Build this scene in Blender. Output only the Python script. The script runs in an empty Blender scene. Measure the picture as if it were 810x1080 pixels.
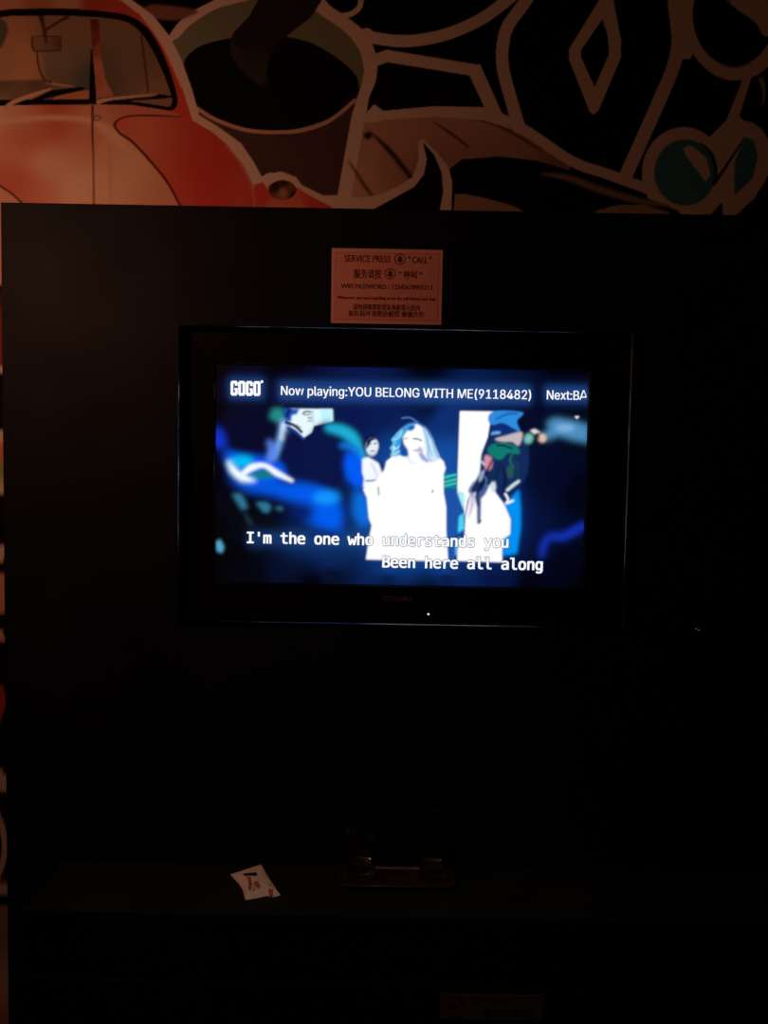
import bpy, bmesh, math, os
import numpy as np
from mathutils import Vector, Matrix

# ------------------------------------------------------------------ camera, world, lights, exposure
scene = bpy.context.scene
W_PX, H_PX, F_PX = 810.0, 1080.0, 780.0
CAM = np.array([0.0, -1.35, 1.35])
PITCH, ROLL = math.radians(3.0), math.radians(1.0)
_f = np.array([0, math.cos(PITCH), -math.sin(PITCH)])
_u0 = np.array([0, math.sin(PITCH), math.cos(PITCH)])
_r0 = np.array([1.0, 0, 0])
CR = _r0 * math.cos(ROLL) + _u0 * math.sin(ROLL)
CU = _u0 * math.cos(ROLL) - _r0 * math.sin(ROLL)
cam_data = bpy.data.cameras.new('camera')
cam_data.sensor_fit = 'AUTO'
cam_data.sensor_width = 36.0
cam_data.lens = 36.0 * F_PX / H_PX
cam_data.clip_start = 0.02
cam = bpy.data.objects.new('camera', cam_data)
scene.collection.objects.link(cam)
cam.matrix_world = Matrix(((CR[0], CU[0], -_f[0], CAM[0]), (CR[1], CU[1], -_f[1], CAM[1]),
                           (CR[2], CU[2], -_f[2], CAM[2]), (0, 0, 0, 1)))
scene.camera = cam

world = bpy.data.worlds.new('dark_room')
scene.world = world
world.use_nodes = True
world.node_tree.nodes['Background'].inputs[0].default_value = (0.0, 0.0, 0.0, 1)
world.node_tree.nodes['Background'].inputs[1].default_value = 0.0

lamp_data = bpy.data.lights.new('wall_lamp', 'POINT')             # the dim warm lamp on the left, out of view
lamp_data.energy = 7.5
lamp_data.color = (1.0, 0.345, 0.185)
lamp_data.shadow_soft_size = 0.035
lamp = bpy.data.objects.new('wall_lamp', lamp_data)
lamp.location = (-0.79, -0.50, 1.77)
scene.collection.objects.link(lamp)

spot_data = bpy.data.lights.new('fill_spot', 'SPOT')           # added fill without a fixture, lifts the packet and the glass glints
spot_data.energy = 5.0
spot_data.color = (1.0, 0.72, 0.42)
spot_data.spot_size = math.radians(30)
spot_data.spot_blend = 0.6
spot_data.shadow_soft_size = 0.03
spot = bpy.data.objects.new('fill_spot', spot_data)
spot.location = (-0.05, -1.0, 2.45)
spot.rotation_euler = (Vector((-0.08, -0.12, 0.66)) - Vector(spot.location)).to_track_quat('-Z', 'Y').to_euler()
scene.collection.objects.link(spot)

vs = scene.view_settings
vs.view_transform = 'Standard'
vs.look = 'None'
vs.gamma = 1.0
vs.exposure = 0.0
vs.use_curve_mapping = False

# ------------------------------------------------------------------ helpers
COL = scene.collection


def ray(px, py):
    d = _f + (px - W_PX / 2) / F_PX * CR - (py - H_PX / 2) / F_PX * CU
    return d


def on_y(px, py, y):
    d = ray(px, py)
    return CAM + d * ((y - CAM[1]) / d[1])


def on_z(px, py, z):
    d = ray(px, py)
    return CAM + d * ((z - CAM[2]) / d[2])


def to_px(P):
    """world points (...,3) to tracing coordinates"""
    q = np.asarray(P, float) - CAM
    dep = q @ _f
    return W_PX / 2 + F_PX * (q @ CR) / dep, H_PX / 2 - F_PX * (q @ CU) / dep


def lin(c):
    c = np.asarray(c, float) / 255.0
    return np.where(c <= 0.04045, c / 12.92, ((c + 0.055) / 1.055) ** 2.4)


def mat(name, color, rough=0.5, metallic=0.0, noise=0.0, scale=20.0, spec=0.5, emit=None, coat=0.0):
    m = bpy.data.materials.new(name)
    m.use_nodes = True
    nt = m.node_tree
    b = nt.nodes['Principled BSDF']
    b.inputs['Base Color'].default_value = (*color, 1)
    b.inputs['Roughness'].default_value = rough
    b.inputs['Metallic'].default_value = metallic
    b.inputs['Specular IOR Level'].default_value = spec
    b.inputs['Coat Weight'].default_value = coat
    if emit is not None:
        b.inputs['Emission Color'].default_value = (*emit, 1)
        b.inputs['Emission Strength'].default_value = 1.0
    if noise > 0:
        tc = nt.nodes.new('ShaderNodeTexCoord')
        n = nt.nodes.new('ShaderNodeTexNoise')
        n.inputs['Scale'].default_value = scale
        n.inputs['Detail'].default_value = 6
        r = nt.nodes.new('ShaderNodeValToRGB')
        r.color_ramp.elements[0].position = 0.3
        r.color_ramp.elements[1].position = 0.7
        r.color_ramp.elements[0].color = (*[c * (1 - noise) for c in color], 1)
        r.color_ramp.elements[1].color = (*[min(1, c * (1 + noise)) for c in color], 1)
        nt.links.new(tc.outputs['Object'], n.inputs['Vector'])
        nt.links.new(n.outputs['Fac'], r.inputs['Fac'])
        nt.links.new(r.outputs['Color'], b.inputs['Base Color'])
    return m


def obj(name, bm_or_mesh, mats, parent=None, smooth=False):
    if isinstance(bm_or_mesh, bmesh.types.BMesh):
        me = bpy.data.meshes.new(name)
        bmesh.ops.recalc_face_normals(bm_or_mesh, faces=bm_or_mesh.faces)
        bm_or_mesh.to_mesh(me)
        bm_or_mesh.free()
    else:
        me = bm_or_mesh
    for m in (mats if isinstance(mats, (list, tuple)) else [mats]):
        me.materials.append(m)
    if smooth:
        for p in me.polygons:
            p.use_smooth = True
    o = bpy.data.objects.new(name, me)
    COL.objects.link(o)
    if parent is not None:
        o.parent = parent
        o.matrix_parent_inverse = Matrix.Translation(-parent.location)
    return o


def thing(name, label, cat, loc, group=None):
    o = bpy.data.objects.new(name, None)
    o.empty_display_size = 0.05
    COL.objects.link(o)
    o.location = loc
    return tag(o, label, cat, group)


def tag(o, label, cat, group=None):
    o['label'] = label
    o['category'] = cat
    if group:
        o['group'] = group
    return o


def struct(o):
    o['kind'] = 'structure'
    return o


def box(bm, x0, x1, y0, y1, z0, z1, mi=0, bevel=0.0):
    vs_ = [bm.verts.new((x, y, z)) for x in (x0, x1) for y in (y0, y1) for z in (z0, z1)]
    fs = [(0, 1, 3, 2), (4, 6, 7, 5), (0, 4, 5, 1), (2, 3, 7, 6), (0, 2, 6, 4), (1, 5, 7, 3)]
    faces = [bm.faces.new([vs_[i] for i in f]) for f in fs]
    for f in faces:
        f.material_index = mi
    if bevel > 0:
        edges = list({e for f in faces for e in f.edges})
        r = bmesh.ops.bevel(bm, geom=edges, offset=bevel, segments=2, affect='EDGES', profile=0.5)
        for f in r['faces']:
            f.material_index = mi
    return faces


def lathe(bm, prof, n=40, c=(0, 0, 0), close=False):
    rings = []
    for r, z in prof:
        if r < 1e-6:
            rings.append([bm.verts.new((c[0], c[1], c[2] + z))])
        else:
            rings.append([bm.verts.new((c[0] + r * math.cos(2 * math.pi * k / n), c[1] + r * math.sin(2 * math.pi * k / n), c[2] + z)) for k in range(n)])
    pairs = list(zip(rings[:-1], rings[1:]))
    if close:
        pairs.append((rings[-1], rings[0]))
    for a, b in pairs:
        for k in range(n):
            k2 = (k + 1) % n
            if len(a) == 1 and len(b) == 1:
                continue
            if len(a) == 1:
                bm.faces.new((a[0], b[k], b[k2]))
            elif len(b) == 1:
                bm.faces.new((a[k], a[k2], b[0]))
            else:
                bm.faces.new((a[k], a[k2], b[k2], b[k]))


# ---- lettering: glyph outlines as 2-D triangles
FONT_DIR = os.path.join(bpy.utils.resource_path('LOCAL'), 'datafiles', 'fonts')


def load_font(fn):
    try:
        return bpy.data.fonts.load(os.path.join(FONT_DIR, fn))
    except Exception:
        return None


MONO = load_font('DejaVuSansMono.woff2')
SANS = load_font('Inter.woff2')


def glyphs(text, font=None, offset=0.0):
    cu = bpy.data.curves.new('glyphs', 'FONT')
    cu.body = text
    cu.size = 1.0
    cu.fill_mode = 'FRONT'
    cu.resolution_u = 4
    cu.offset = offset
    if font is not None:
        cu.font = font
    o = bpy.data.objects.new('glyphs', cu)
    COL.objects.link(o)
    dg = bpy.context.evaluated_depsgraph_get()
    me = bpy.data.meshes.new_from_object(o.evaluated_get(dg))
    v = np.array([(p.co.x, p.co.y) for p in me.vertices]) if len(me.vertices) else np.zeros((0, 2))
    f = [tuple(p.vertices) for p in me.polygons]
    bpy.data.objects.remove(o)
    bpy.data.curves.remove(cu)
    bpy.data.meshes.remove(me)
    return v, f


class Soup:
    """flat print: vertices, faces and a material index for each face"""
    def __init__(s):
        s.v, s.f, s.m = [], [], []

    def add(s, verts, faces, mi):
        n = len(s.v)
        s.v += [tuple(p) for p in verts]
        s.f += [tuple(i + n for i in f) for f in faces]
        s.m += [mi] * len(faces)

    def text(s, text, x0, x1, base, height, y, mi, font=None, offset=0.0, dy=0.0, ref=None):
        """text between tracing columns x0..x1 with baseline row 'base' at x0 and capitals 'height' px tall, on plane y"""
        v, f = glyphs(text, font, offset)
        if len(v) == 0:
            return
        lo, hi = (v[:, 0].min(), v[:, 0].max()) if ref is None else ref
        cap = 0.72
        a = on_y(x0, base, y)
        slope = math.tan(ROLL)
        b = on_y(x1, base + (x1 - x0) * slope, y)
        h = on_y(x0, base - height, y)[2] - a[2]
        X = a[0] + (v[:, 0] - lo) / (hi - lo) * (b[0] - a[0])
        Z = a[2] + v[:, 1] / cap * h
        s.add(np.stack([X, np.full_like(X, y - dy), Z], 1), f, mi)

    def poly(s, pts, y, mi):
        P = [on_y(px, py, y) for px, py in pts]
        s.add(P, [tuple(range(len(P)))], mi)

    def ring(s, cx, cy, r0, r1, y, mi, n=28):
        vs_, fs = [], []
        for k in range(n):
            a = 2 * math.pi * k / n
            for r in (r0, r1):
                vs_.append(on_y(cx + r * math.cos(a), cy + r * math.sin(a), y))
        for k in range(n):
            k2 = (k + 1) % n
            fs.append((2 * k, 2 * k + 1, 2 * k2 + 1, 2 * k2))
        s.add(vs_, fs, mi)


def add_soup(bm, soup, base_mi):
    vv = [bm.verts.new(p) for p in soup.v]
    for f, m in zip(soup.f, soup.m):
        try:
            bm.faces.new([vv[i] for i in f]).material_index = base_mi + m
        except ValueError:
            pass


# ---- paint: an airbrush for printed wallpaper and for the picture a screen shows
def curve(pts, closed, n=6):
    p = np.asarray(pts, float)
    N = len(p)
    out = []
    rng = range(N) if closed else range(N - 1)
    for i in rng:
        if closed:
            a, b, c, d = p[(i - 1) % N], p[i], p[(i + 1) % N], p[(i + 2) % N]
        else:
            a, b, c, d = p[max(i - 1, 0)], p[i], p[i + 1], p[min(i + 2, N - 1)]
        for t in np.linspace(0, 1, n, endpoint=False):
            out.append(0.5 * ((2 * b) + (c - a) * t + (2 * a - 5 * b + 4 * c - d) * t * t + (3 * b - a - 3 * c + d) * t ** 3))
    if not closed:
        out.append(p[-1])
    return np.array(out)


class Canvas:
    def __init__(s, x0, y0, x1, y1, S, bg):
        s.x0, s.y0, s.S = x0, y0, S
        s.w, s.h = int((x1 - x0) * S), int((y1 - y0) * S)
        s.a = np.tile(np.asarray(bg, np.float32), (s.h, s.w, 1)).astype(np.float32)

    def _mask_poly(s, p):
        q = (np.asarray(p, float) - (s.x0, s.y0)) * s.S
        m = np.zeros((s.h, s.w), np.float32)
        xa, ya = q[:, 0], q[:, 1]
        xb, yb = np.roll(xa, -1), np.roll(ya, -1)
        r0, r1 = max(0, int(ya.min()) - 1), min(s.h, int(ya.max()) + 2)
        SS = 3
        for r in range(r0, r1):
            for k in range(SS):
                yy = r + (k + 0.5) / SS
                hit = ((ya <= yy) & (yb > yy)) | ((yb <= yy) & (ya > yy))
                if not hit.any():
                    continue
                xs = np.sort(xa[hit] + (yy - ya[hit]) / (yb[hit] - ya[hit]) * (xb[hit] - xa[hit]))
                for u, v in zip(xs[0::2], xs[1::2]):
                    u, v = max(u, 0.0), min(v, float(s.w))
                    if v <= u:
                        continue
                    iu, iv = int(u), int(v)
                    if iu == iv:
                        m[r, min(iu, s.w - 1)] += (v - u) / SS
                    else:
                        m[r, iu] += (iu + 1 - u) / SS
                        m[r, iu + 1:iv] += 1.0 / SS
                        if iv < s.w:
                            m[r, iv] += (v - iv) / SS
        return np.minimum(m, 1)

    def _mask_stroke(s, p, w):
        q = (np.asarray(p, float) - (s.x0, s.y0)) * s.S
        wv = np.broadcast_to(np.asarray(w, float), (len(q),)) if np.ndim(w) == 0 else np.interp(np.linspace(0, 1, len(q)), np.linspace(0, 1, len(w)), w)
        wv = wv * s.S / 2
        m = np.zeros((s.h, s.w), np.float32)
        for i in range(len(q) - 1):
            a, b, R = q[i], q[i + 1], max(wv[i], wv[i + 1])
            c0, c1 = int(max(0, min(a[0], b[0]) - R - 2)), int(min(s.w, max(a[0], b[0]) + R + 3))
            r0, r1 = int(max(0, min(a[1], b[1]) - R - 2)), int(min(s.h, max(a[1], b[1]) + R + 3))
            if c1 <= c0 or r1 <= r0:
                continue
            Y, X = np.mgrid[r0:r1, c0:c1] + 0.5
            d = b - a
            L = max(d @ d, 1e-9)
            t = np.clip(((X - a[0]) * d[0] + (Y - a[1]) * d[1]) / L, 0, 1)
            dist = np.hypot(X - a[0] - t * d[0], Y - a[1] - t * d[1])
            rad = wv[i] + t * (wv[i + 1] - wv[i])
            m[r0:r1, c0:c1] = np.maximum(m[r0:r1, c0:c1], np.clip(rad - dist + 0.5, 0, 1))
        return m

    def _blur(s, m, b):
        sg = b * s.S
        ax = np.arange(-int(3 * sg), int(3 * sg) + 1)
        k = np.exp(-ax ** 2 / (2 * sg * sg))
        k /= k.sum()
        nz = np.nonzero(m)
        if len(nz[0]) == 0:
            return m
        P = int(3 * sg) + 1
        r0, r1 = max(0, nz[0].min() - P), min(s.h, nz[0].max() + P + 1)
        c0, c1 = max(0, nz[1].min() - P), min(s.w, nz[1].max() + P + 1)
        sub = np.pad(m[r0:r1, c0:c1], P, mode='edge')
        t = sum(kk * sub[:, P + i:sub.shape[1] - P + i] for i, kk in zip(ax, k))
        t = sum(kk * t[P + i:t.shape[0] - P + i, :] for i, kk in zip(ax, k))
        out = np.zeros_like(m)
        out[r0:r1, c0:c1] = t
        return out

    def _put(s, m, color, blur, alpha, clip=None):
        if blur > 0:
            m = s._blur(m, blur)
        if clip is not None:
            m = m * clip
        nz = np.nonzero(m > 0.002)
        if len(nz[0]) == 0:
            return
        r0, r1, c0, c1 = nz[0].min(), nz[0].max() + 1, nz[1].min(), nz[1].max() + 1
        k = (m[r0:r1, c0:c1] * alpha)[..., None]
        if callable(color):
            Y, X = np.mgrid[r0:r1, c0:c1]
            col = color((X + 0.5) / s.S + s.x0, (Y + 0.5) / s.S + s.y0)
        else:
            col = np.asarray(color, np.float32)
        s.a[r0:r1, c0:c1] = s.a[r0:r1, c0:c1] * (1 - k) + col * k

    def poly(s, pts, color, smooth=False, blur=0, alpha=1, clip=None):
        p = curve(pts, True) if smooth else pts
        s._put(s._mask_poly(p), color, blur, alpha, clip)

    def stroke(s, pts, w, color, smooth=True, blur=0, alpha=1, clip=None):
        p = curve(pts, False) if smooth and len(pts) > 2 else np.asarray(pts, float)
        s._put(s._mask_stroke(p, w), color, blur, alpha, clip)

    def ell(s, cx, cy, rx, ry, color, blur=0, alpha=1, rot=0, clip=None):
        t = np.linspace(0, 2 * math.pi, 48, endpoint=False)
        c, q = math.cos(rot), math.sin(rot)
        x, y = rx * np.cos(t), ry * np.sin(t)
        s._put(s._mask_poly(np.stack([cx + x * c - y * q, cy + x * q + y * c], 1)), color, blur, alpha, clip)

    def sample(s, px, py):
        x = np.clip((px - s.x0) * s.S - 0.5, 0, s.w - 1.001)
        y = np.clip((py - s.y0) * s.S - 0.5, 0, s.h - 1.001)
        i, j = x.astype(int), y.astype(int)
        fx, fy = (x - i)[..., None], (y - j)[..., None]
        a = s.a
        return (a[j, i] * (1 - fx) + a[j, i + 1] * fx) * (1 - fy) + (a[j + 1, i] * (1 - fx) + a[j + 1, i + 1] * fx) * fy


def blend(*pts, pw=3.0, sg=None):
    """a smooth airbrushed mix of colours given at points"""
    def fn(X, Y):
        num, den = 0, 0
        for x, y, c in pts:
            d2 = (X - x) ** 2 + (Y - y) ** 2
            w = 1.0 / (d2 ** (pw / 2) + 1.0) if sg is None else np.exp(-d2 / (2 * sg * sg)) + 1e-4 / (d2 + 100.0)
            num = num + w[..., None] * np.asarray(c, np.float32)
            den = den + w
        return num / den[..., None]
    return fn


def grid_mesh(name, xs, zs, y, canvas, extra=None):
    """a flat printed sheet facing -Y whose print is stored as a colour attribute"""
    X, Z = np.meshgrid(xs, zs)
    nx, nz = len(xs), len(zs)
    V = np.stack([X, np.full_like(X, y), Z], -1).reshape(-1, 3)
    px, py = to_px(V)
    C = canvas.sample(px, py)
    i = np.arange(nz - 1)[:, None] * nx + np.arange(nx - 1)[None, :]
    F = np.stack([i, i + 1, i + nx + 1, i + nx], -1).reshape(-1, 4)
    ev = np.array(extra.v).reshape(-1, 3) if extra and extra.v else np.zeros((0, 3))
    allv = np.concatenate([V, ev])
    loops = [F.reshape(-1)]
    sizes = [np.full(len(F), 4)]
    mi = [np.zeros(len(F), int)]
    if extra and extra.f:
        loops.append(np.array([k + len(V) for f in extra.f for k in f]))
        sizes.append(np.array([len(f) for f in extra.f]))
        mi.append(np.array(extra.m) + 1)
    loops, sizes, mi = np.concatenate(loops), np.concatenate(sizes), np.concatenate(mi)
    me = bpy.data.meshes.new(name)
    me.vertices.add(len(allv))
    me.vertices.foreach_set('co', allv.astype(np.float32).reshape(-1))
    me.loops.add(len(loops))
    me.loops.foreach_set('vertex_index', loops.astype(np.int32))
    me.polygons.add(len(sizes))
    me.polygons.foreach_set('loop_start', np.concatenate([[0], np.cumsum(sizes)[:-1]]).astype(np.int32))
    me.polygons.foreach_set('material_index', mi.astype(np.int32))
    at = me.color_attributes.new('print', 'FLOAT_COLOR', 'POINT')
    cc = np.zeros((len(allv), 4), np.float32)
    cc[:, 3] = 1
    cc[:len(V), :3] = C
    at.data.foreach_set('color', cc.reshape(-1))
    me.update(calc_edges=True)
    me.validate()
    return me


def print_mat(name, rough, emission=False):
    m = bpy.data.materials.new(name)
    m.use_nodes = True
    nt = m.node_tree
    b = nt.nodes['Principled BSDF']
    a = nt.nodes.new('ShaderNodeAttribute')
    a.attribute_name = 'print'
    b.inputs['Roughness'].default_value = rough
    if emission:
        b.inputs['Base Color'].default_value = (0.004, 0.004, 0.005, 1)
        nt.links.new(a.outputs['Color'], b.inputs['Emission Color'])
        b.inputs['Emission Strength'].default_value = 1.0
        b.inputs['Specular IOR Level'].default_value = 0.2
    else:
        tc = nt.nodes.new('ShaderNodeTexCoord')
        n = nt.nodes.new('ShaderNodeTexNoise')
        n.inputs['Scale'].default_value = 260.0
        n.inputs['Detail'].default_value = 3
        mr = nt.nodes.new('ShaderNodeMapRange')
        mr.inputs[3].default_value = 0.86
        mr.inputs[4].default_value = 1.12
        mx = nt.nodes.new('ShaderNodeVectorMath')
        mx.operation = 'SCALE'
        nt.links.new(tc.outputs['Object'], n.inputs['Vector'])
        nt.links.new(n.outputs['Fac'], mr.inputs[0])
        nt.links.new(a.outputs['Color'], mx.inputs[0])
        nt.links.new(mr.outputs[0], mx.inputs['Scale'])
        nt.links.new(mx.outputs[0], b.inputs['Base Color'])
        b.inputs['Specular IOR Level'].default_value = 0.12
    return m


# ------------------------------------------------------------------ the room
RX0, RX1, RY0, RY1, RZ = -1.75, 1.75, -2.9, 0.20, 2.62
M_wall = mat('dark_plaster', (0.03, 0.028, 0.028), 0.8, noise=0.2, scale=30)
M_floor = mat('dark_floor', (0.02, 0.018, 0.016), 0.5, noise=0.3, scale=8)
M_ceil = mat('dark_ceiling', (0.04, 0.038, 0.036), 0.85, noise=0.1, scale=20)
for nm, b, m in (('floor', (RX0, RX1, RY0, RY1, -0.05, 0.0), M_floor), ('ceiling', (RX0, RX1, RY0, RY1, RZ, RZ + 0.05), M_ceil),
                 ('wall_back', (RX0, RX1, RY1, RY1 + 0.06, 0, RZ), M_wall), ('wall_left', (RX0 - 0.06, RX0, RY0, RY1, 0, RZ), M_wall),
                 ('wall_right', (RX1, RX1 + 0.06, RY0, RY1, 0, RZ), M_wall)):
    bm = bmesh.new()
    box(bm, *b)
    struct(obj(nm, bm, m))

# ------------------------------------------------------------------ the painted mural
CREAM = (0.76, 0.72, 0.62)
BLACK = (0.003, 0.003, 0.004)
RED = (0.66, 0.095, 0.07)
ORANGE = (0.70, 0.24, 0.15)
TAN = (0.78, 0.62, 0.48)
DKRED = (0.16, 0.03, 0.025)
MY = 0.196
mu = Canvas(-470, -175, 1280, 1180, 2, BLACK)


def paint_mural():
    c = mu
    # --- coffee cup
    c.poly([(173, 60), (179, 37), (197, 16), (226, 0), (250, -14), (290, -22), (330, -12), (348, 6), (365.6, 18), (386, 35.5),
            (396.7, 59), (396.7, 83), (389, 104), (386, 122), (371, 205), (371, 212), (240, 212), (200, 130)], CREAM, True)
    c.poly([(183, 52), (190, 38), (202.6, 25), (229, 9), (259, 1), (290, -6), (318, 0), (340, 17), (362.6, 32.6), (379, 53), (384, 74), (381, 90),
            (371, 122), (356, 206), (240, 212), (205, 130)], (0.085, 0.06, 0.055))
    c.poly([(181, 52), (190, 38), (202.6, 25), (229, 9), (259, 1), (290, -6), (318, 0), (340, 17), (362.6, 32.6), (379, 53), (383, 74), (379, 92),
            (352, 125), (300, 138), (250, 134), (205, 112)], (0.20, 0.27, 0.19), True)
    c.poly([(194, 66), (208.5, 50), (229, 43), (244, 40), (272, 37), (300, 38.5), (330, 46), (359.6, 64), (377, 83), (374, 104), (348, 124.5),
            (312, 136), (282.6, 138), (247, 133), (211.5, 115.5), (198, 95)], BLACK, True)
    c.poly([(277, -8), (262, 18), (253, 27), (245, 36), (242.6, 46), (244, 58), (250, 70), (268, 86), (286, 100), (284, 90), (281, 76), (284, 60), (290, 48),
            (309, 33), (328, 18), (345, -8)], blend((258, 45, (.02, .021, .017)), (290, 20, (.02, .02, .018)), (268, 80, (.042, .044, .036)), (248, 60, (.04, .042, .034)), (286, 98, (.01, .01, .009))))
    c.stroke([(203, 111), (211, 116.5), (229, 127), (259, 137), (288.5, 139.5), (318, 137.5), (348, 127), (374, 106)], 4, (0.62, 0.46, 0.38))
    c.stroke([(389, 122), (386, 150), (374, 200)], 3, BLACK, False)
    # --- outlines right of the cup
    c.stroke([(387, 36), (385, 38), (416, 43), (444, 42), (477, 34), (511, 18), (545, -8)], 12.5, CREAM)
    c.stroke([(384, -14), (381, 0), (378, 9), (368, 15.5), (352, 17)], 5.5, CREAM)
    # wooden board
    c.poly([(386, 124), (404, 122), (459, 118), (510, 120), (550, 137), (603, 171), (600, 180), (560, 172), (515, 166), (486, 170), (470, 186), (445, 210), (370, 214), (372, 200)],
           blend((400, 150, (.56, .40, .30)), (380, 200, (.62, .46, .34)), (430, 150, (.56, .38, .30)), (440, 180, (.36, .22, .17)), (500, 135, (.58, .42, .33)), (500, 160, (.42, .28, .21)), (560, 150, (.5, .34, .26)), (585, 172, (.3, .2, .15)), (420, 190, (.5, .34, .26)), sg=16))
    c.stroke([(388, 137), (410, 158), (434, 188)], [1, 6, 5], (.03, .02, .015), blur=1.2)
    c.stroke([(368, 170), (384, 195), (392, 206)], [2, 4, 3], (.09, .05, .03), blur=1.2)
    c.ell(388, 143, 4.5, 4, (.02, .015, .01), blur=1)
    c.stroke([(456, 128), (476, 141), (494, 155)], [1, 3, 2], (.05, .03, .02), blur=0.8)
    c.stroke([(470, 122), (520, 130), (570, 158)], [1, 3, 2], (.07, .04, .03), blur=1)
    # angular frame
    c.stroke([(397, 63), (408, 59), (500, 74)], 12.5, CREAM, False)
    c.stroke([(500, 74.5), (522, 121)], 13, CREAM, False)
    c.poly([(497, 70), (506, 67.5), (530, 121), (514, 121)], CREAM)
    c.poly([(384, 122), (394.6, 110), (404, 117), (459, 112), (510, 113), (552, 130), (556, 141), (510, 127), (459, 123), (409, 126), (386, 130)], CREAM)
    # s-shaped stroke
    c.stroke([(572, -30), (553, 3), (536.5, 26), (530.5, 46), (530.5, 72), (541, 112), (548, 135)], 13, CREAM)
    c.stroke([(470, 118.5), (510, 120.5), (548, 134), (603, 170), (642, 184), (700, 206), (735, 224)], [9, 11, 11, 11, 11, 11, 11], CREAM)
    # diamond
    c.poly([(642, -16), (637, -8), (600, 52), (600, 62), (622, 118), (626, 121), (631, 117), (655, 60), (655, 43), (647, 0)], CREAM)
    c.poly([(635.4, 20), (612.7, 53), (612.7, 60), (627, 92), (642.5, 57), (641, 37)], BLACK)
    # long stroke, top right
    c.stroke([(708, -40), (711, 0), (715, 38), (711.5, 66), (695, 107), (661, 183)], 14, CREAM)
    c.poly([(706, -6), (745, -6), (735, 10), (730, 25), (736, 46), (728, 62), (720, 62), (714, 66), (710, 40)], CREAM)
    c.ell(776, 14, 56, 71, CREAM)
    c.ell(774, 15, 43.5, 55, BLACK)
    c.stroke([(760, 68), (775, 70.5), (792, 67)], [1, 3, 1], (.13, .12, .1), blur=0.8)
    c.poly([(764, -20), (768, 0), (779, 11), (796, 23), (806, 38), (814, 30), (814, -20)], CREAM, True)
    c.stroke([(789, 80), (774, 122), (764, 150)], [8, 11, 12], CREAM, False)
    c.stroke([(803, 84), (806, 100), (803, 112)], [6, 3, 1], (.4, .36, .3))
    # the two shiny drops
    c.ell(721, 183, 44, 49, CREAM)
    c.poly([(745, 148), (775, 118), (783, 126), (799.5, 136), (810, 154.6), (811, 177), (796, 209), (776, 227), (762, 227), (762, 212), (750, 226), (712, 226), (730, 190)], CREAM)
    c.ell(776, 172, 36, 46, CREAM, rot=.35)
    c.poly([(690, 205), (712, 226), (750, 226), (762, 212), (762, 227), (776, 227), (800, 227), (640, 240), (640, 190)], CREAM, alpha=0)
    c.poly([(762, 227), (762, 212), (753, 227)], BLACK)
    c.ell(722.5, 182, 32.5, 35, (0.06, 0.31, 0.40))
    c.poly([(690, 186), (698, 200), (722, 217), (745, 214), (735, 225), (712, 226), (690, 205)], CREAM, alpha=0)
    c.stroke([(738, 150), (750, 162), (755, 180), (753, 192)], [1, 4, 4, 2], (.03, .05, .06))
    c.poly([(721, 156), (726, 153.5), (733, 156), (745, 167), (749, 184), (744, 192), (738, 183), (732, 175.5), (723, 163)], CREAM)
    c.stroke([(753, 194), (768, 172), (785, 146)], [4, 3, 2], (.03, .04, .05), False)
    c.poly([(785, 144), (795, 148), (799.5, 165), (794, 188), (775, 206), (774, 190), (775, 170)], (0.06, 0.31, 0.40))
    c.poly([(786, 146), (775, 168), (774, 206), (762, 214), (760, 195)], CREAM)
    # dark shoe shape under the board
    c.poly([(473, 230), (472, 180), (487, 168), (527, 165), (564, 169), (596, 178), (625, 193), (680, 208), (715, 222), (720, 230)], BLACK)
    c.stroke([(570, 183), (600, 188), (630, 199), (670, 211), (705, 217)], [1, 6, 7, 7, 2], (.32, .26, .19), blur=1.2)
    c.poly([(480, 205), (492, 205), (512, 209), (541, 217), (558, 226), (478, 226)], (.42, .32, .24))
    c.poly([(620, 230), (630, 222), (652, 216), (680, 216), (706, 224), (706, 230)], (.42, .36, .27))
    # flame
    c.poly([(340, 206), (363, 206), (383, 209), (403, 204.5), (423, 194.5), (435, 187), (441, 170), (442, 148), (447, 147), (460, 160), (473, 176), (477, 193), (475.5, 230), (340, 230)], CREAM)
    c.poly([(393, 221), (417, 208), (437, 197), (447, 184), (450, 168), (446, 150), (458, 163), (466, 182), (467.5, 203), (462, 232), (375, 232)], BLACK, False)
    c.poly([(140, 4), (152, 8), (164, 5), (208, 11), (198, 18), (188, 21), (166, 20), (150, 16)], (.24, .14, .11), True, blur=1)
    # --- the car
    c.poly([(-150, 300), (-170, 170), (-120, 120), (-75, 40), (-30, -4), (40, -26), (105, -16), (139, 0), (161, 16), (179, 38.5), (191, 62), (202.6, 95), (210, 121.5),
            (229, 133), (254, 151), (267, 170), (276, 186.5), (281.7, 183), (297, 181), (312, 186.7), (318, 195), (340, 206), (362, 222), (362, 300)], CREAM)
    roof = blend((10, 3, (.55, .30, .24)), (40, 4, (.42, .2, .13)), (70, 5, (.5, .32, .22)), (100, 4, (.40, .08, .05)), (130, 6, (.5, .09, .05)), (160, 36, RED), (185, 90, RED), (195, 118, RED),
                 (0, 128, TAN), (60, 128, TAN), (160, 125, ORANGE), (230, 160, RED), (250, 200, RED), (150, 150, ORANGE))
    c.poly([(-140, 300), (-158, 172), (-110, 122), (-66, 44), (-25, 6), (40, -14), (95, -8), (127, 0), (148, 16), (161, 32.6), (173, 52), (182, 71), (191, 92), (203, 127),
            (225, 140), (240, 153), (256.4, 174), (267, 195), (271, 222), (271, 300)], roof)
    c.poly([(283, 200), (283, 195), (300, 190), (312, 197), (330, 208), (350, 218), (350, 222), (268, 222), (268, 195), (277, 192)], blend((275, 205, RED), (300, 215, ORANGE), (335, 216, RED)))
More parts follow.
